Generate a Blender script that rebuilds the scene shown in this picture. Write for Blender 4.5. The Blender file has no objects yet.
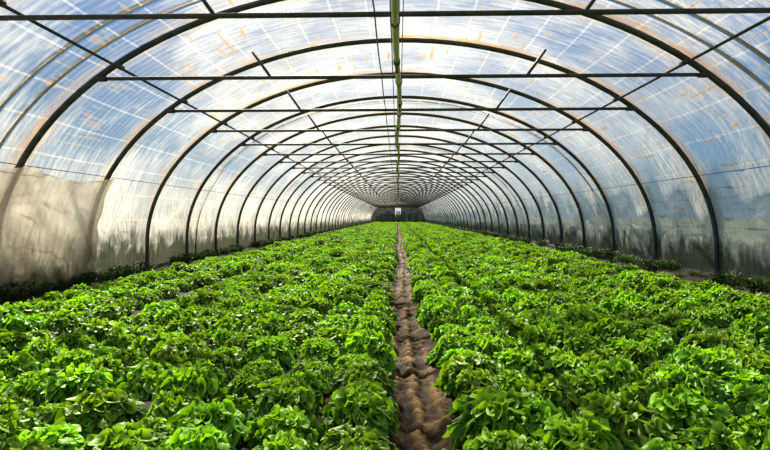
import bpy, math, random
import numpy as np
from mathutils import Vector, noise
random.seed(7)
rng=np.random.default_rng(7)
scene=bpy.context.scene
try:
    scene.view_settings.view_transform='Standard'
except Exception: pass

# ---------------------------------------------------------------- constants
S=1.54; Y0=0.25*S
CAM=0.85
A=4.0; B=2.66; ZC=CAM-0.42      # semi-ellipse hoop on short legs
KMIN,KMAX=-3,49
YB,YF=S*KMIN+Y0, S*KMAX+Y0
TIE=CAM+1.36
def hoop_y(k): return S*k+Y0

# ---------------------------------------------------------------- helpers
def obj(name,me,parent=None):
    o=bpy.data.objects.new(name,me); scene.collection.objects.link(o)
    if parent: o.parent=parent
    return o
class MB:
    def __init__(s): s.v=[]; s.f=[]
    def tube(s,pts,r,n=8,caps=True):
        pts=[Vector(p) for p in pts]; base=len(s.v)
        up=None
        for i,p in enumerate(pts):
            t=(pts[min(i+1,len(pts)-1)]-pts[max(i-1,0)]).normalized()
            if up is None:
                up=Vector((0,0,1)) if abs(t.z)<.9 else Vector((0,1,0))
            a=(up-t*up.dot(t)).normalized(); b=t.cross(a); up=a
            for j in range(n):
                q=2*math.pi*j/n
                s.v.append(p+(a*math.cos(q)+b*math.sin(q))*r)
        for i in range(len(pts)-1):
            for j in range(n):
                a0=base+i*n+j; b0=base+i*n+(j+1)%n
                s.f.append((a0,b0,b0+n,a0+n))
        if caps:
            s.f.append(tuple(base+j for j in reversed(range(n))))
            s.f.append(tuple(base+(len(pts)-1)*n+j for j in range(n)))
    def box(s,c,d):
        b=len(s.v); x,y,z=c; a,e,h=d[0]/2,d[1]/2,d[2]/2
        for sx in(-1,1):
            for sy in(-1,1):
                for sz in(-1,1): s.v.append(Vector((x+sx*a,y+sy*e,z+sz*h)))
        for f in((0,1,3,2),(4,6,7,5),(0,4,5,1),(2,3,7,6),(0,2,6,4),(1,5,7,3)):
            s.f.append(tuple(b+i for i in f))
    def mesh(s,name,mat=None,smooth=True):
        me=bpy.data.meshes.new(name); me.from_pydata([tuple(v) for v in s.v],[],s.f)
        if smooth: me.polygons.foreach_set('use_smooth',[True]*len(me.polygons))
        if mat: me.materials.append(mat)
        me.update(); return me
def newmat(name):
    m=bpy.data.materials.new(name); m.use_nodes=True
    nt=m.node_tree; nt.nodes.clear()
    out=nt.nodes.new('ShaderNodeOutputMaterial')
    return m,nt,out
def N(nt,t,**kw):
    n=nt.nodes.new(t)
    for k,v in kw.items():
        if k.startswith('i_'):
            key=k[2:]
            key=int(key) if key.isdigit() else key.replace('_',' ')
            n.inputs[key].default_value=v
        else: setattr(n,k,v)
    return n
def ramp(nt,fac,stops):
    r=nt.nodes.new('ShaderNodeValToRGB'); e=r.color_ramp.elements
    while len(e)<len(stops): e.new(.5)
    for i,(p,c) in enumerate(stops):
        e[i].position=p; e[i].color=(c if len(c)==4 else (*c,1))
    nt.links.new(fac,r.inputs[0]); return r
def math_(nt,op,a,b=None,clamp=False):
    n=nt.nodes.new('ShaderNodeMath'); n.operation=op; n.use_clamp=clamp
    for i,x in enumerate((a,b)):
        if x is None: continue
        if isinstance(x,(int,float)): n.inputs[i].default_value=x
        else: nt.links.new(x,n.inputs[i])
    return n.outputs[0]
def mixc(nt,f,a,b,mode='MIX'):
    n=nt.nodes.new('ShaderNodeMix'); n.data_type='RGBA'; n.blend_type=mode
    for s,x in ((n.inputs[0],f),(n.inputs[6],a),(n.inputs[7],b)):
        if hasattr(x,'is_linked'): nt.links.new(x,s)
        else: s.default_value=x if isinstance(x,(int,float)) else (*x,1)
    return n.outputs[2]

# ---------------------------------------------------------------- materials
def mat_metal(name,c1,c2,rough=.5,metal=.6,scale=9):
    m,nt,out=newmat(name)
    tc=N(nt,'ShaderNodeTexCoord'); no=N(nt,'ShaderNodeTexNoise',i_Scale=scale,i_Detail=5.)
    nt.links.new(tc.outputs['Object'],no.inputs['Vector'])
    r=ramp(nt,no.outputs[0],[(.35,c1),(.65,c2)])
    p=N(nt,'ShaderNodeBsdfPrincipled',i_Roughness=rough,i_Metallic=metal)
    nt.links.new(r.outputs[0],p.inputs['Base Color']); nt.links.new(p.outputs[0],out.inputs[0])
    return m
M_pipe=mat_metal('galvanised_steel',(.018,.025,.032),(.045,.056,.066),.6,.3)
M_tie=mat_metal('weathered_steel',(.02,.024,.025),(.055,.052,.045),.6,.25)
M_irr=mat_metal('irrigation_plastic',(.30,.30,.13),(.52,.48,.28),.4,0,3)
M_wire=mat_metal('wire_steel',(.04,.035,.03),(.09,.08,.07),.6,.3)
M_strap=mat_metal('stained_strap',(.30,.17,.06),(.5,.34,.18),.8,0,4)
M_crate=mat_metal('dark_crate_plastic',(.010,.016,.012),(.03,.045,.03),.6,0,4)
M_end=mat_metal('grimy_end_sheet',(.10,.12,.08),(.26,.28,.2),.8,0,2)

# film
m,nt,out=newmat('polythene_film'); M_film=m
uv=N(nt,'ShaderNodeUVMap'); tc=N(nt,'ShaderNodeTexCoord')
sep=N(nt,'ShaderNodeSeparateXYZ'); nt.links.new(tc.outputs['Object'],sep.inputs[0])
usep=N(nt,'ShaderNodeSeparateXYZ'); nt.links.new(uv.outputs[0],usep.inputs[0])
n1=N(nt,'ShaderNodeTexNoise',i_Scale=.7,i_Detail=6.,i_Roughness=.6); nt.links.new(tc.outputs['Object'],n1.inputs['Vector'])
st=math_(nt,'FRACT',math_(nt,'MULTIPLY',usep.outputs[0],2.6))
st=math_(nt,'LESS_THAN',math_(nt,'ABSOLUTE',math_(nt,'SUBTRACT',st,.5)),.03)
st2=math_(nt,'SINE',math_(nt,'MULTIPLY',usep.outputs[1],2*math.pi/.085))
st2=math_(nt,'MULTIPLY',math_(nt,'ADD',math_(nt,'MULTIPLY',st2,.5),.5),.10)
def uvnoise(sx,sy,rot,sc,det=4.,ro=.55):
    mp=N(nt,'ShaderNodeMapping'); mp.inputs['Scale'].default_value=(sx,sy,1); mp.inputs['Rotation'].default_value=(0,0,rot)
    nt.links.new(uv.outputs[0],mp.inputs[0])
    x=N(nt,'ShaderNodeTexNoise',i_Scale=sc,i_Detail=det,i_Roughness=ro); nt.links.new(mp.outputs[0],x.inputs['Vector']); return x.outputs[0]
n2=uvnoise(10.,.9,.03,1.5,3.)
streak=ramp(nt,n2,[(.59,(0,0,0)),(.68,(1,1,1))]).outputs[0]
hd=math_(nt,'ABSOLUTE',math_(nt,'SUBTRACT',math_(nt,'FRACT',math_(nt,'DIVIDE',math_(nt,'SUBTRACT',usep.outputs[1],Y0),S)),.5))
hg=ramp(nt,hd,[(.32,(0,0,0)),(.48,(1,1,1))]).outputs[0]
n5=uvnoise(1.1,3.,0,1.3,5.,.6)
rib=math_(nt,'MULTIPLY',hg,ramp(nt,n5,[(.38,(0,0,0)),(.54,(1,1,1))]).outputs[0])
stain=math_(nt,'MAXIMUM',streak,rib)
low=math_(nt,'SUBTRACT',1.,math_(nt,'DIVIDE',math_(nt,'SUBTRACT',sep.outputs[2],1.0),.8),True)
low=math_(nt,'MINIMUM',math_(nt,'MAXIMUM',low,0.),1.)
mp3=N(nt,'ShaderNodeMapping'); mp3.inputs['Scale'].default_value=(1,1.2,.5); nt.links.new(tc.outputs['Object'],mp3.inputs[0])
n3=N(nt,'ShaderNodeTexNoise',i_Scale=3.,i_Detail=7.,i_Roughness=.68); nt.links.new(mp3.outputs[0],n3.inputs['Vector'])
alg=math_(nt,'SUBTRACT',math_(nt,'ADD',.66,math_(nt,'MULTIPLY',math_(nt,'SUBTRACT',n3.outputs[0],.5),1.3)),sep.outputs[2])
alg=math_(nt,'MINIMUM',math_(nt,'MAXIMUM',math_(nt,'MULTIPLY',alg,3.5),0.),1.)
wr=uvnoise(1.2,5.,.5,2.2,6.,.65)
op=math_(nt,'ADD',.14,math_(nt,'MULTIPLY',math_(nt,'SUBTRACT',n1.outputs[0],.45),1.6))
op=math_(nt,'ADD',op,math_(nt,'MULTIPLY',math_(nt,'SUBTRACT',wr,.5),.9))
op=math_(nt,'MAXIMUM',op,.04)
op=math_(nt,'ADD',op,math_(nt,'MULTIPLY',low,.45))
op=math_(nt,'ADD',op,math_(nt,'MULTIPLY',st,.20))
op=math_(nt,'ADD',op,st2)
op=math_(nt,'ADD',op,math_(nt,'MULTIPLY',stain,.38))
op=math_(nt,'MAXIMUM',op,math_(nt,'MULTIPLY',alg,.95))
op=math_(nt,'MINIMUM',math_(nt,'MAXIMUM',op,.08),.95)
col=mixc(nt,stain,(.74,.74,.71),(.48,.30,.12))
col=mixc(nt,math_(nt,'MULTIPLY',low,.6),col,(.66,.62,.54))
col=mixc(nt,math_(nt,'MULTIPLY',alg,.93),col,(.03,.040,.013))
tr=N(nt,'ShaderNodeBsdfTransparent'); tr.inputs[0].default_value=(.94,.97,1,1)
bp=N(nt,'ShaderNodeBump',i_Strength=.7,i_Distance=.12); nt.links.new(wr,bp.inputs['Height'])
tl=N(nt,'ShaderNodeBsdfTranslucent'); nt.links.new(col,tl.inputs[0]); nt.links.new(bp.outputs[0],tl.inputs['Normal'])
df=N(nt,'ShaderNodeBsdfDiffuse'); nt.links.new(col,df.inputs[0]); nt.links.new(bp.outputs[0],df.inputs['Normal'])
gl=N(nt,'ShaderNodeBsdfGlossy',i_Roughness=.25); gl.inputs[0].default_value=(.9,.9,.9,1)
nt.links.new(bp.outputs[0],gl.inputs['Normal'])
ms1=N(nt,'ShaderNodeMixShader',i_0=.35); nt.links.new(tl.outputs[0],ms1.inputs[1]); nt.links.new(df.outputs[0],ms1.inputs[2])
ms2=N(nt,'ShaderNodeMixShader'); nt.links.new(op,ms2.inputs[0]); nt.links.new(tr.outputs[0],ms2.inputs[1]); nt.links.new(ms1.outputs[0],ms2.inputs[2])
ms3=N(nt,'ShaderNodeMixShader',i_0=.05); nt.links.new(ms2.outputs[0],ms3.inputs[1]); nt.links.new(gl.outputs[0],ms3.inputs[2])
nt.links.new(ms3.outputs[0],out.inputs[0])

# tarp
m,nt,out=newmat('woven_side_curtain'); M_tarp=m
tc=N(nt,'ShaderNodeTexCoord'); no=N(nt,'ShaderNodeTexNoise',i_Scale=2.5,i_Detail=8.,i_Roughness=.65); nt.links.new(tc.outputs['Object'],no.inputs['Vector'])
r=ramp(nt,no.outputs[0],[(.3,(.24,.19,.12)),(.5,(.50,.44,.34)),(.75,(.66,.62,.52))])
sp_=N(nt,'ShaderNodeSeparateXYZ'); nt.links.new(tc.outputs['Object'],sp_.inputs[0])
gr=math_(nt,'MULTIPLY',math_(nt,'SUBTRACT',math_(nt,'ADD',.30,math_(nt,'MULTIPLY',math_(nt,'SUBTRACT',no.outputs[0],.5),.8)),sp_.outputs[2]),5.,True)
cc=mixc(nt,gr,r.outputs[0],(.05,.05,.02))
d=N(nt,'ShaderNodeBsdfDiffuse'); t=N(nt,'ShaderNodeBsdfTranslucent'); mx=N(nt,'ShaderNodeMixShader',i_0=.75)
tp=N(nt,'ShaderNodeBsdfTransparent'); mx2=N(nt,'ShaderNodeMixShader',i_0=.2)
nt.links.new(cc,d.inputs[0]); nt.links.new(cc,t.inputs[0])
nt.links.new(d.outputs[0],mx.inputs[1]); nt.links.new(t.outputs[0],mx.inputs[2])
nt.links.new(mx.outputs[0],mx2.inputs[1]); nt.links.new(tp.outputs[0],mx2.inputs[2]); nt.links.new(mx2.outputs[0],out.inputs[0])

# leaf
def leafmat(name,base,mid,tip,trans=.4,rough=.38,spec=.5):
    m,nt,out=newmat(name)
    at=N(nt,'ShaderNodeAttribute',attribute_name='tip')
    oi=N(nt,'ShaderNodeObjectInfo')
    tc=N(nt,'ShaderNodeTexCoord'); no=N(nt,'ShaderNodeTexNoise',i_Scale=22.,i_Detail=4.); nt.links.new(tc.outputs['Object'],no.inputs['Vector'])
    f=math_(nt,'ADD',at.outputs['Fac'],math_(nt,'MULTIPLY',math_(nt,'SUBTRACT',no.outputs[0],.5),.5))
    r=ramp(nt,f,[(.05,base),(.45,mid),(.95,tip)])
    hs=N(nt,'ShaderNodeHueSaturation')
    nt.links.new(r.outputs[0],hs.inputs['Color'])
    nt.links.new(math_(nt,'ADD',.490,math_(nt,'MULTIPLY',oi.outputs['Random'],.02)),hs.inputs['Hue'])
    nt.links.new(math_(nt,'ADD',.7,math_(nt,'MULTIPLY',oi.outputs['Random'],.6)),hs.inputs['Value'])
    p=N(nt,'ShaderNodeBsdfPrincipled',i_Roughness=rough); p.inputs['Specular IOR Level'].default_value=spec
    bp=N(nt,'ShaderNodeBump',i_Strength=.8,i_Distance=.006); n4=N(nt,'ShaderNodeTexNoise',i_Scale=70.,i_Detail=3.)
    nt.links.new(tc.outputs['Object'],n4.inputs['Vector']); nt.links.new(n4.outputs[0],bp.inputs['Height']); nt.links.new(bp.outputs[0],p.inputs['Normal'])
    nt.links.new(hs.outputs[0],p.inputs['Base Color'])
    t=N(nt,'ShaderNodeBsdfTranslucent')
    nt.links.new(mixc(nt,1.,hs.outputs[0],(1.4,1.35,.38),'MULTIPLY'),t.inputs[0])
    mx=N(nt,'ShaderNodeMixShader',i_0=trans); nt.links.new(p.outputs[0],mx.inputs[1]); nt.links.new(t.outputs[0],mx.inputs[2])
    nt.links.new(mx.outputs[0],out.inputs[0]); return m
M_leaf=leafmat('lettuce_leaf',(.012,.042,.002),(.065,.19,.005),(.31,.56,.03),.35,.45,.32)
M_weed=leafmat('weed_leaf',(.015,.03,.006),(.025,.06,.01),(.05,.11,.02),.2,.6,.3)
M_bush=leafmat('bush_leaf',(.012,.03,.006),(.02,.05,.01),(.04,.09,.02),.2,.7,.2)

# soil
m,nt,out=newmat('moist_soil'); M_soil=m
tc=N(nt,'ShaderNodeTexCoord'); at=N(nt,'ShaderNodeAttribute',attribute_name='path'); ah=N(nt,'ShaderNodeAttribute',attribute_name='relief')
no=N(nt,'ShaderNodeTexNoise',i_Scale=12.,i_Detail=8.,i_Roughness=.7); nt.links.new(tc.outputs['Object'],no.inputs['Vector'])
r1=ramp(nt,no.outputs[0],[(.3,(.008,.006,.003)),(.7,(.026,.019,.009))])
pf=math_(nt,'ADD',no.outputs[0],math_(nt,'MULTIPLY',ah.outputs['Fac'],9.))   # path colour follows relief: lighter crests, darker hollows
r2=ramp(nt,pf,[(.34,(.012,.006,.002)),(.52,(.062,.034,.012)),(.76,(.22,.135,.052))])
c=mixc(nt,at.outputs['Fac'],r1.outputs[0],r2.outputs[0])
n4=N(nt,'ShaderNodeTexNoise',i_Scale=40.,i_Detail=6.,i_Roughness=.7); nt.links.new(tc.outputs['Object'],n4.inputs['Vector'])
bp=N(nt,'ShaderNodeBump',i_Strength=.9,i_Distance=.02); nt.links.new(n4.outputs[0],bp.inputs['Height'])
p=N(nt,'ShaderNodeBsdfPrincipled',i_Roughness=.6); p.inputs['Specular IOR Level'].default_value=.08
nt.links.new(c,p.inputs['Base Color']); nt.links.new(bp.outputs[0],p.inputs['Normal'])
nt.links.new(p.outputs[0],out.inputs[0])
# outside grass
m,nt,out=newmat('meadow_grass'); M_grass=m
tc=N(nt,'ShaderNodeTexCoord'); no=N(nt,'ShaderNodeTexNoise',i_Scale=1.2,i_Detail=9.,i_Roughness=.7); nt.links.new(tc.outputs['Object'],no.inputs['Vector'])
r1=ramp(nt,no.outputs[0],[(.3,(.02,.035,.008)),(.7,(.07,.09,.03))])
p=N(nt,'ShaderNodeBsdfPrincipled',i_Roughness=.9); nt.links.new(r1.outputs[0],p.inputs['Base Color']); nt.links.new(p.outputs[0],out.inputs[0])

# ---------------------------------------------------------------- hoops, frame
def hoop_pts(r_off=0,n=56):
    a=A+r_off;b=B+r_off
    pts=[(-a,-.15),(-a,.12)]
    for i in range(n+1):
        q=math.pi*(1-i/n); pts.append((a*math.cos(q),ZC+b*math.sin(q)))
    pts+= [(a,.12),(a,-.15)]
    return pts
def hoop_z(x): return ZC+B*math.sqrt(max(0,1-(x/A)**2))
frame=bpy.data.objects.new('greenhouse_frame',None); scene.collection.objects.link(frame)
mb=MB()
for k in range(KMIN,KMAX+1):
    y=hoop_y(k); mb.tube([(x,y,z) for x,z in hoop_pts()],.031,8)
obj('hoops',mb.mesh('hoops',M_pipe),frame)
mb=MB()
xt=A*math.sqrt(1-((TIE-ZC)/B)**2)
for k in range(KMIN,KMAX+1):
    y=hoop_y(k)
    mb.tube([(-xt,y,TIE),(xt,y,TIE)],.019,8)
    for sx in(-1,1):
        mb.tube([(sx*1.24,y,TIE),(sx*1.42,y,TIE+.25)],.014,6)
        mb.tube([(sx*(xt-.10),y,TIE),(sx*(xt+.01),y,TIE)],.030,8)
    mb.tube([(0,y,TIE),(0,y,ZC+B)],.010,6)
obj('tie_bars',mb.mesh('tie_bars',M_tie),frame)
mb=MB()
for sx in(-1,1):
    x=sx*2.74; z=hoop_z(x)-.05
    mb.tube([(x,YB,z),(x,YF,z)],.014,8)
    for k in range(KMIN,KMAX+1):
        mb.tube([(x,hoop_y(k)-.05,z+.012),(x,hoop_y(k)+.05,z+.012)],.030,8)
mb.tube([(0,YB,ZC+B-.05),(0,YF,ZC+B-.05)],.017,8)
obj('purlins',mb.mesh('purlins',M_tie),frame)
# wires
mb=MB()
for x,z in((-.16,TIE+.03),(-.06,TIE+.30),(.05,TIE+.75)):
    pts=[]
    for k in range(KMIN,KMAX):
        for q in range(6):
            u=q/6; pts.append((x,hoop_y(k)+u*S,z-.05*4*u*(1-u)))
    mb.tube(pts,.006,5)
obj('support_wires',mb.mesh('support_wires',M_wire),frame)
# irrigation pipe with clips + drop sprinklers
irr=bpy.data.objects.new('irrigation_pipe',None); scene.collection.objects.link(irr)
mb=MB(); pts=[]
for k in range(KMIN,KMAX):
    for q in range(4):
        u=q/4; pts.append((.0+.02*math.sin(k*1.9+u*1.9+1),hoop_y(k)+u*S,TIE-.056-.03*4*u*(1-u)))
mb.tube(pts,.024,10); obj('pipe',mb.mesh('pipe',M_irr),irr)
mb=MB()
for k in range(KMIN,KMAX):
    y=hoop_y(k); px=.02*math.sin(k*1.9+1)
    ring=[(px+.030*math.cos(a),y,TIE-.04+.05*math.sin(a)) for a in [i*math.pi/6 for i in range(13)]]
    mb.tube(ring,.006,5)
    px=.02*math.sin(k*1.9+.95+1)
    mb.tube([(px,y+S/2-.04,TIE-.086),(px,y+S/2+.04,TIE-.086)],.030,10)
    mb.tube([(px,y+S/2,TIE-.10),(px,y+S/2,TIE-.15)],.008,6)
    mb.tube([(px,y+S/2,TIE-.15),(px,y+S/2,TIE-.175)],.014,8)
obj('clips_and_sprinklers',mb.mesh('clips',M_wire),irr)

# ---------------------------------------------------------------- film cover
prof=hoop_pts(.035,110)
L=[0]
for i in range(1,len(prof)): L.append(L[-1]+math.dist(prof[i],prof[i-1]))
sub=12; ys=[]
for k in range(KMIN,KMAX):
    for q in range(sub): ys.append((hoop_y(k)+q*S/sub,q/sub))
ys.append((YF,0))
v=[];uvs=[]
for y,u in ys:
    su=math.sin(math.pi*u)
    sag=.045*su
    for i,(x,z) in enumerate(prof):
        w=0 if i<2 or i>len(prof)-3 else 1
        nx,nz=x/A,(z-ZC)/B
        lw=max(0,min(1,(1.7-z)/.7))
        wr=.012*noise.noise(Vector((x*1.5,y*2.5,z*1.5)))*su
        wr+=lw*su*(.05*abs(math.sin(y*3.4+z*3.0*(1 if x>0 else -1)+2.5*noise.noise(Vector((x,y*.8,z)))))+.04*noise.noise(Vector((x,y*4,z*3))))
        s_=(sag+wr)*w
        v.append((x-nx*s_,y,z-max(nz,0)*s_)); uvs.append((L[i],y))
n=len(prof); f=[]
for j in range(len(ys)-1):
    for i in range(n-1): f.append((j*n+i,j*n+i+1,(j+1)*n+i+1,(j+1)*n+i))
me=bpy.data.meshes.new('film'); me.from_pydata(v,[],f)
ul=me.uv_layers.new(name='UVMap')
li=np.empty(len(me.loops),dtype=np.int32); me.loops.foreach_get('vertex_index',li)
ul.data.foreach_set('uv',np.array(uvs,dtype=np.float32)[li].ravel())
me.polygons.foreach_set('use_smooth',[True]*len(me.polygons)); me.materials.append(M_film)
cover=obj('polytunnel_film_cover',me)
# straps over the film
mb=MB()
for yy in (hoop_y(2)+.62*S,hoop_y(2)+.80*S,hoop_y(6)+.35*S,hoop_y(10)+.5*S,hoop_y(15)+.5*S,hoop_y(21)+.5*S):
    pr=hoop_pts(.05,56)
    mb.tube([(x,yy,z) for x,z in pr],.018,5)
obj('film_tie_straps',mb.mesh('straps',M_strap),cover)

# side curtain on left + rails
mb=MB()
def wall_x(z):
    if z<=ZC: return A-.02
    return A*math.sqrt(max(0,1-((z-ZC)/B)**2))-.02
ny=200;nz=26
y1,y2=hoop_y(-3),hoop_y(4)-.03
for j in range(ny+1):
    y=y1+(y2-y1)*j/ny
    fr=((y-Y0)/S)%1
    for i in range(nz+1):
        z=.02+(1.33-.09*math.sin(math.pi*fr))*i/nz
        bulge=.16*math.sin(math.pi*fr)*math.sin(math.pi*min(1,z/1.3))
        fold=.07*abs(math.sin((y*1.0+z*1.6)*3.1+2*noise.noise(Vector((y,z,2)))))*math.sin(math.pi*fr)
        x=-(wall_x(z)-.09)+bulge-fold*.4+.04*noise.noise(Vector((y*5+z*4,z*2-y,7)))
        mb.v.append(Vector((x,y,z)))
for j in range(ny):
    for i in range(nz):
        a=j*(nz+1)+i; mb.f.append((a,a+1,a+nz+2,a+nz+1))
obj('side_curtain',mb.mesh('curtain',M_tarp),cover)
mb=MB()
for sx in(-1,1):
    z=1.36; mb.tube([(sx*(wall_x(z)-.02),YB,z),(sx*(wall_x(z)-.02),YF,z)],.004,6)
obj('side_rails',mb.mesh('side_rails',M_tie),frame)

# ---------------------------------------------------------------- far end wall with door + stacked crates
endw=bpy.data.objects.new('wall_end',None); scene.collection.objects.link(endw)
for (x0,x1,zz,mt) in((-4,-1.5,0,M_end),(1.5,4,0,M_end),(-1.5,1.5,2.3,M_tarp)):
    mb=MB()
    xs=np.linspace(x0,x1,14)
    for i in range(13):
        b=len(mb.v)
        za,zb=hoop_z(xs[i]),hoop_z(xs[i+1])
        mb.v+= [Vector((xs[i],YF,zz)),Vector((xs[i+1],YF,zz)),Vector((xs[i+1],YF,zb)),Vector((xs[i],YF,za))]; mb.f.append((b,b+1,b+2,b+3))
    obj('end_sheet',mb.mesh('end_sheet',mt),endw)
mb=MB()
for x in(-1.5,1.5): mb.tube([(x,YF,-.05),(x,YF,hoop_z(x))],.05,8)
mb.tube([(-1.5,YF,2.3),(1.5,YF,2.3)],.05,8); mb.tube([(-A,YF,1.3),(-1.5,YF,1.3)],.04,8); mb.tube([(A,YF,1.3),(1.5,YF,1.3)],.04,8)
obj('door_frame',mb.mesh('door_frame',M_tie),endw)
mb=MB()
for sx in(-1,1):
    cx=sx*1.15
    mb.box((cx,YF-.1,1.12),(1.44,.03,2.2))
    for z in(.15,1.1,2.1): mb.box((cx,YF-.14,z),(1.44,.05,.1))
    for x in(-.67,.67): mb.box((cx+x,YF-.14,1.12),(.1,.05,2.2))
obj('sliding_doors',mb.mesh('doors',M_end,False),endw)
mb=MB(); random.seed(3)
for (cx,cnt) in((-2.9,3),(-2.2,4),(-1.4,5),(-.7,4),(.0,5),(.75,5),(1.7,4),(2.5,3)):
    for i in range(cnt):
        z0=.05+i*.33; jx=random.uniform(-.04,.04)
        for s_ in(-1,1):
            for zz in(.05,.15,.25):
                mb.box((cx+jx,YF-2+s_*.2,z0+zz),(.6,.02,.07)); mb.box((cx+jx+s_*.29,YF-2,z0+zz),(.02,.4,.07))
            for t_ in(-1,1): mb.box((cx+jx+s_*.28,YF-2+t_*.19,z0+.16),(.04,.04,.31))
        mb.box((cx+jx,YF-2,z0+.015),(.58,.38,.02))
obj('harvest_crate_stack',mb.mesh('crates',M_crate,False))

# ---------------------------------------------------------------- ground
FUR=((-2.12,.13),(2.30,.15))
PC=.07
def pcx(y): return PC+.025*math.sin(y*.7+.5)+.02*noise.noise(Vector((y*.9,0,4)))
def gz(x,y):
    nz_=noise.noise(Vector((x*3,y*3,0)))*.02+noise.noise(Vector((x*11,y*11,5)))*.014
    d=abs(x-pcx(y))
    z=.0
    p=math.exp(-(d/.17)**4)
    z-=.05*p
    rel=p*(.014*math.sin(y*2*math.pi/.10+3.0*noise.noise(Vector((x*5,y*1.3,1))))*(.5+noise.noise(Vector((y*2,x*5,8))))+noise.noise(Vector((x*12,y*7,2)))*.028+noise.noise(Vector((x*40,y*30,3)))*.014)
    rel+=p*.010*math.cos((x-pcx(y))*2*math.pi/.11)      # wheel ruts along the track
    z+=rel
    for fx,fw in FUR: z-=.05*math.exp(-((x-fx)/fw)**4)
    e=max(0,(abs(x)-3.6)/.4); z+= min(1,e)*(.14 if x>0 else .07)
    return z+nz_,p,rel
xs=sorted(set([round(q,3) for q in np.arange(-4.0,4.01,.1)]+[round(q,3) for q in np.arange(-.16,.30,.012)]))
ysg=[]; y=-5.
while y<YF:
    ysg.append(y); y+= .12 if y<1.2 else (.015 if y<6 else (.05 if y<14 else .5))
ysg.append(YF)
v=[];pa=[];ra=[]
for y in ysg:
    for x in xs:
        z,p,rl=gz(x,y); v.append((x,y,z)); pa.append(p); ra.append(rl)
n=len(xs); f=[(j*n+i,j*n+i+1,(j+1)*n+i+1,(j+1)*n+i) for j in range(len(ysg)-1) for i in range(n-1)]
me=bpy.data.meshes.new('soil'); me.from_pydata(v,[],f)
at=me.attributes.new('path','FLOAT','POINT'); at.data.foreach_set('value',pa)
at=me.attributes.new('relief','FLOAT','POINT'); at.data.foreach_set('value',ra)
me.polygons.foreach_set('use_smooth',[True]*len(f)); me.materials.append(M_soil); obj('floor_soil',me)
mb=MB()
mb.v=[Vector(p) for p in((-250,-150,-.06),(-4,-150,-.06),(-4,350,-.06),(-250,350,-.06),(4,-150,-.06),(250,-150,-.06),(250,350,-.06),(4,350,-.06),(-4,-5,-.06),(4,-5,-.06),(-4,YF,-.06),(4,YF,-.06))]
mb.f=[(0,1,2,3),(4,5,6,7),(1,4,9,8),(10,11,7,2)]
obj('meadow_ground',mb.mesh('meadow',M_grass,False))

# ---------------------------------------------------------------- lettuce
def lettuce(seed):
    r=random.Random(seed); V=[];F=[];T=[]
    nl=34; R=10; K=76
    for i in range(nl):
        t=i/(nl-1); az=i*2.39996+r.uniform(-.35,.35)
        Lf=(.172-.052*t)*r.uniform(.78,1.18)
        e=math.radians(6+66*t**.85+r.uniform(-13,13))
        fan=r.uniform(.68,1.0)*(1-.15*t); ph=r.uniform(0,6.3); ph2=r.uniform(0,6.3); ph3=r.uniform(0,6.3); ph4=r.uniform(0,6.3)
        amp=.0155*r.uniform(.85,1.3); droop=.30*(1-.6*t)
        tw=r.uniform(-.5,.5)
        f1=r.uniform(25,34); f2=r.uniform(8,12)
        ca,sa=math.cos(az),math.sin(az); base=len(V)
        for j in range(R+1):
            q=j/R
            for k in range(K+1):
                a=-1+2*k/K; th=a*fan*(.20+.80*q**.8)
                lobe=abs(math.sin(a*5.0+ph3))**.5
                tooth=.5+.5*math.sin(a*46+ph4)
                rr=Lf*q*(1-.20*a*a)*(1-.34*q**3*(1-lobe)-.07*q**5*tooth)
                fw=rr*math.cos(th); sd=rr*math.sin(th)
                edge=max(q**2.6,abs(a)**3.*q**1.1)
                w=amp*edge*(1.15*math.sin(a*f1+ph+q*5)+1.3*math.sin(a*f2+ph2+q*2))
                # blistered blade between the veins
                w+=.007*math.sin(a*13+ph3+q*5)*math.sin(q*14+ph4)*q**.8+.008*math.sin(a*f2*.8+ph3+q*6)*q**1.3
                w2=amp*.9*edge*math.cos(a*f1+ph+q*5)
                up=.38*sd*sd/Lf+w+sd*tw*.4
                X=fw*math.cos(e)-up*math.sin(e)+w2*.4
                Z=fw*math.sin(e)+up*math.cos(e)-droop*Lf*q**3
                X+=.008; Y=sd+w2
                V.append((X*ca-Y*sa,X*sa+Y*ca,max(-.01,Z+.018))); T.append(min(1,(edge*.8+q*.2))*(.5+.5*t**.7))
        for j in range(R):
            for k in range(K):
                a0=base+j*(K+1)+k; F.append((a0,a0+1,a0+K+2,a0+K+1))
    me=bpy.data.meshes.new('lettuce_head'); me.from_pydata(V,[],F)
    at=me.attributes.new('tip','FLOAT','POINT'); at.data.foreach_set('value',T)
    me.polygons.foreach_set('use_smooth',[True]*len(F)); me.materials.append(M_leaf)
    return me
def blades(seed,mat,n,h,spread,w,broad=False):
    r=random.Random(seed); V=[];F=[];T=[]
    for i in range(n):
        a=r.uniform(0,6.28); d=spread*math.sqrt(r.random())*.5; x0,y0=d*math.cos(a),d*math.sin(a)
        H=h*r.uniform(.4,1.1); b=r.uniform(.1,.8)*H; az=a+r.uniform(-1,1); pa_=az+1.57
        base=len(V); z0=0 if not broad else r.uniform(0,.75)*h
        if broad: H*=.28; b=H*.9
        for j in range(5):
            q=j/4; ww=w*math.sin(math.pi*(.12+.86*q))
            cx=x0+b*q*q*math.cos(az); cy=y0+b*q*q*math.sin(az); cz=z0+H*q*(1-.25*q)
            for s_ in(-1,1):
                V.append((cx+s_*ww*math.cos(pa_),cy+s_*ww*math.sin(pa_),cz)); T.append(q)
        for j in range(4):
            F.append((base+2*j,base+2*j+1,base+2*j+3,base+2*j+2))
    me=bpy.data.meshes.new('tuft'); me.from_pydata(V,[],F)
    at=me.attributes.new('tip','FLOAT','POINT'); at.data.foreach_set('value',T)
    me.materials.append(mat); return me
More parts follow.
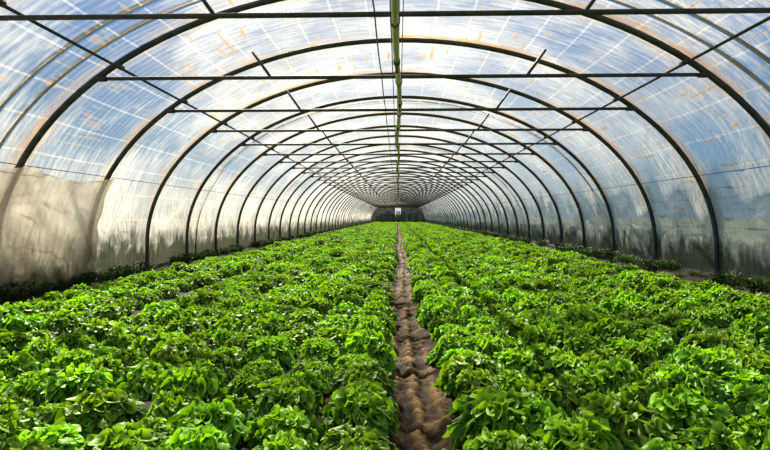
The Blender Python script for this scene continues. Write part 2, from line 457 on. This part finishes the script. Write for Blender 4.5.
def coll(name,meshes):
    c=bpy.data.collections.new(name)
    for i,m in enumerate(meshes):
        c.objects.link(bpy.data.objects.new(f'{name}_{i}',m))
    return c
def scatter(name,col_,pts,rots,scl,nvar):
    me=bpy.data.meshes.new(name); me.from_pydata(pts,[],[])
    a=me.attributes.new('rot','FLOAT_VECTOR','POINT'); a.data.foreach_set('vector',np.array(rots,dtype=np.float32).ravel())
    a=me.attributes.new('scl','FLOAT_VECTOR','POINT'); a.data.foreach_set('vector',np.array(scl,dtype=np.float32).ravel())
    a=me.attributes.new('idx','INT','POINT'); a.data.foreach_set('value',[random.randrange(nvar) for _ in pts])
    o=obj(name,me)
    ng=bpy.data.node_groups.new(name+'_scatter','GeometryNodeTree')
    ng.interface.new_socket('Geometry',in_out='INPUT',socket_type='NodeSocketGeometry')
    ng.interface.new_socket('Geometry',in_out='OUTPUT',socket_type='NodeSocketGeometry')
    gi=ng.nodes.new('NodeGroupInput'); go=ng.nodes.new('NodeGroupOutput')
    ip=ng.nodes.new('GeometryNodeInstanceOnPoints'); ci=ng.nodes.new('GeometryNodeCollectionInfo')
    ci.inputs['Collection'].default_value=col_; ci.inputs['Separate Children'].default_value=True; ci.inputs['Reset Children'].default_value=True
    ip.inputs['Pick Instance'].default_value=True
    def na(nm,t):
        x=ng.nodes.new('GeometryNodeInputNamedAttribute'); x.data_type=t; x.inputs[0].default_value=nm
        return [s for s in x.outputs if s.enabled][0]
    l=ng.links.new
    l(gi.outputs[0],ip.inputs['Points']); l(ci.outputs[0],ip.inputs['Instance'])
    l(na('idx','INT'),ip.inputs['Instance Index']); l(na('rot','FLOAT_VECTOR'),ip.inputs['Rotation']); l(na('scl','FLOAT_VECTOR'),ip.inputs['Scale'])
    l(ip.outputs[0],go.inputs[0])
    md=o.modifiers.new('scatter','NODES'); md.node_group=ng
    return o
CL=coll('lettuce_head',[lettuce(s) for s in range(7)])
def bed(side):
    P=[];R_=[];Sc=[]
    rows=[]
    if side<0:
        x=-.205
        while x>-3.45:
            if not(-2.24<x<-2.02): rows.append(x)
            x-=.25
    else:
        x=.35
        while x<3.6:
            if not(2.18<x<2.42): rows.append(x)
            x+=.25
    for ri,x in enumerate(rows):
        y=-1.2+random.uniform(0,.2)
        while y<YF-4:
            y+=.24*random.uniform(.88,1.12)
            g=noise.noise(Vector((x*.8,y*.6,4)))
            g2=noise.noise(Vector((x*2.1,y*1.7,9)))
            miss=.01+(.04 if g>.3 else 0)
            if random.random()<miss: continue
            xx=x+random.gauss(0,.028)
            if ri==0: xx=x+(pcx(y)-PC)+random.gauss(0,.018)
            s_=random.uniform(.76,1.13)*(1+.12*g+.1*g2)
            P.append((xx,y,gz(xx,y)[0]-.012)); R_.append((random.gauss(0,.16),random.gauss(0,.16),random.uniform(0,6.28))); Sc.append((s_,s_,s_*random.uniform(.95,1.45)))
    return scatter('lettuce_bed',CL,P,R_,Sc,7)
bed(-1); bed(1)
CW=coll('weed_tuft',[blades(20+s,M_weed,60,.18,.2,.006) for s in range(3)]+[blades(30+s,M_weed,60,.16,.2,.016,True) for s in range(2)])
P=[];R_=[];Sc=[]
for sx in(-1,1):
    y=-2
    while y<YF-1:
        y+=random.uniform(.04,.13)+(.15 if y>25 else 0)
        x=sx*(3.90-abs(random.gauss(0,.07))); s_=random.uniform(.4,1.)*(1.2 if noise.noise(Vector((y*.8,sx*3,0)))>-.1 else .5)
        P.append((x,y,gz(x,y)[0]-.01)); R_.append((0,0,random.uniform(0,6.28))); Sc.append((s_,)*3)
scatter('wall_side_weeds',CW,P,R_,Sc,5)
CB=coll('bush_clump',[blades(50+s,M_bush,420,.7,.9,.03,True) for s in range(3)])
P=[];R_=[];Sc=[]
for sx in(-1,1):
    y=-4
    while y<YF+6:
        y+=random.uniform(.2,.6)
        x=sx*(4.75+random.uniform(0,1.2)); s_=random.uniform(.6,1.1)
        P.append((x,y,-.07)); R_.append((0,0,random.uniform(0,6.28))); Sc.append((s_,s_,s_))
for i in range(70):
    s_=random.uniform(1.6,2.8); P.append((random.uniform(-9,9),YF+random.uniform(9,14),-.07)); R_.append((0,0,random.uniform(0,6.28))); Sc.append((s_,s_,s_))
scatter('outside_shrub_row',CB,P,R_,Sc,3)

# ---------------------------------------------------------------- light
el=math.radians(45); azm=math.radians(-22)
sd=Vector((math.sin(azm)*math.cos(el),math.cos(azm)*math.cos(el),math.sin(el)))
sl=bpy.data.lights.new('sun','SUN'); sl.energy=17; sl.angle=math.radians(.55); sl.color=(1,.90,.72)
so=bpy.data.objects.new('sun',sl); scene.collection.objects.link(so); so.location=sd*30
so.rotation_euler=(-sd).to_track_quat('-Z','Y').to_euler()
w=bpy.data.worlds.new('sky'); scene.world=w; w.use_nodes=True; nt=w.node_tree; nt.nodes.clear()
out=nt.nodes.new('ShaderNodeOutputWorld'); bg=nt.nodes.new('ShaderNodeBackground')
tc=N(nt,'ShaderNodeTexCoord'); sp=N(nt,'ShaderNodeSeparateXYZ'); nt.links.new(tc.outputs['Generated'],sp.inputs[0])
r=ramp(nt,sp.outputs[2],[(0,(.30,.40,.48)),(.10,(.12,.31,.52)),(.32,(.015,.20,.54)),(.8,(.01,.13,.43))])
mp=N(nt,'ShaderNodeMapping'); mp.inputs['Scale'].default_value=(1,1,2.2); nt.links.new(tc.outputs['Generated'],mp.inputs[0])
no=N(nt,'ShaderNodeTexNoise',i_Scale=1.9,i_Detail=7.,i_Roughness=.55); nt.links.new(mp.outputs[0],no.inputs['Vector'])
cl=ramp(nt,no.outputs[0],[(.52,(0,0,0)),(.70,(1,1,1))])
c=mixc(nt,math_(nt,'MULTIPLY',cl.outputs[0],.6),r.outputs[0],(.56,.58,.60))
dt=N(nt,'ShaderNodeVectorMath',operation='DOT_PRODUCT'); nt.links.new(tc.outputs['Generated'],dt.inputs[0]); dt.inputs[1].default_value=sd
gl_=math_(nt,'POWER',math_(nt,'MAXIMUM',dt.outputs['Value'],0.),16.)
c2=mixc(nt,1.,c,mixc(nt,gl_,(0,0,0),(.4,.36,.27)),'ADD')
dt2=N(nt,'ShaderNodeVectorMath',operation='DOT_PRODUCT'); nt.links.new(tc.outputs['Generated'],dt2.inputs[0]); dt2.inputs[1].default_value=(0,.985,.17)
g2=math_(nt,'POWER',math_(nt,'MAXIMUM',dt2.outputs['Value'],0.),20.)
c3=mixc(nt,1.,c2,mixc(nt,g2,(0,0,0),(.62,.52,.33)),'ADD')
nt.links.new(c3,bg.inputs[0]); bg.inputs[1].default_value=.92; nt.links.new(bg.outputs[0],out.inputs[0])

# ---------------------------------------------------------------- camera
cd=bpy.data.cameras.new('camera'); cd.sensor_width=36; cd.lens=24; cd.clip_start=.05; cd.clip_end=600
co=bpy.data.objects.new('camera',cd); scene.collection.objects.link(co)
co.location=(0,0,CAM); co.rotation_euler=(math.radians(90-.9),math.radians(0),math.radians(1.45))
scene.camera=co
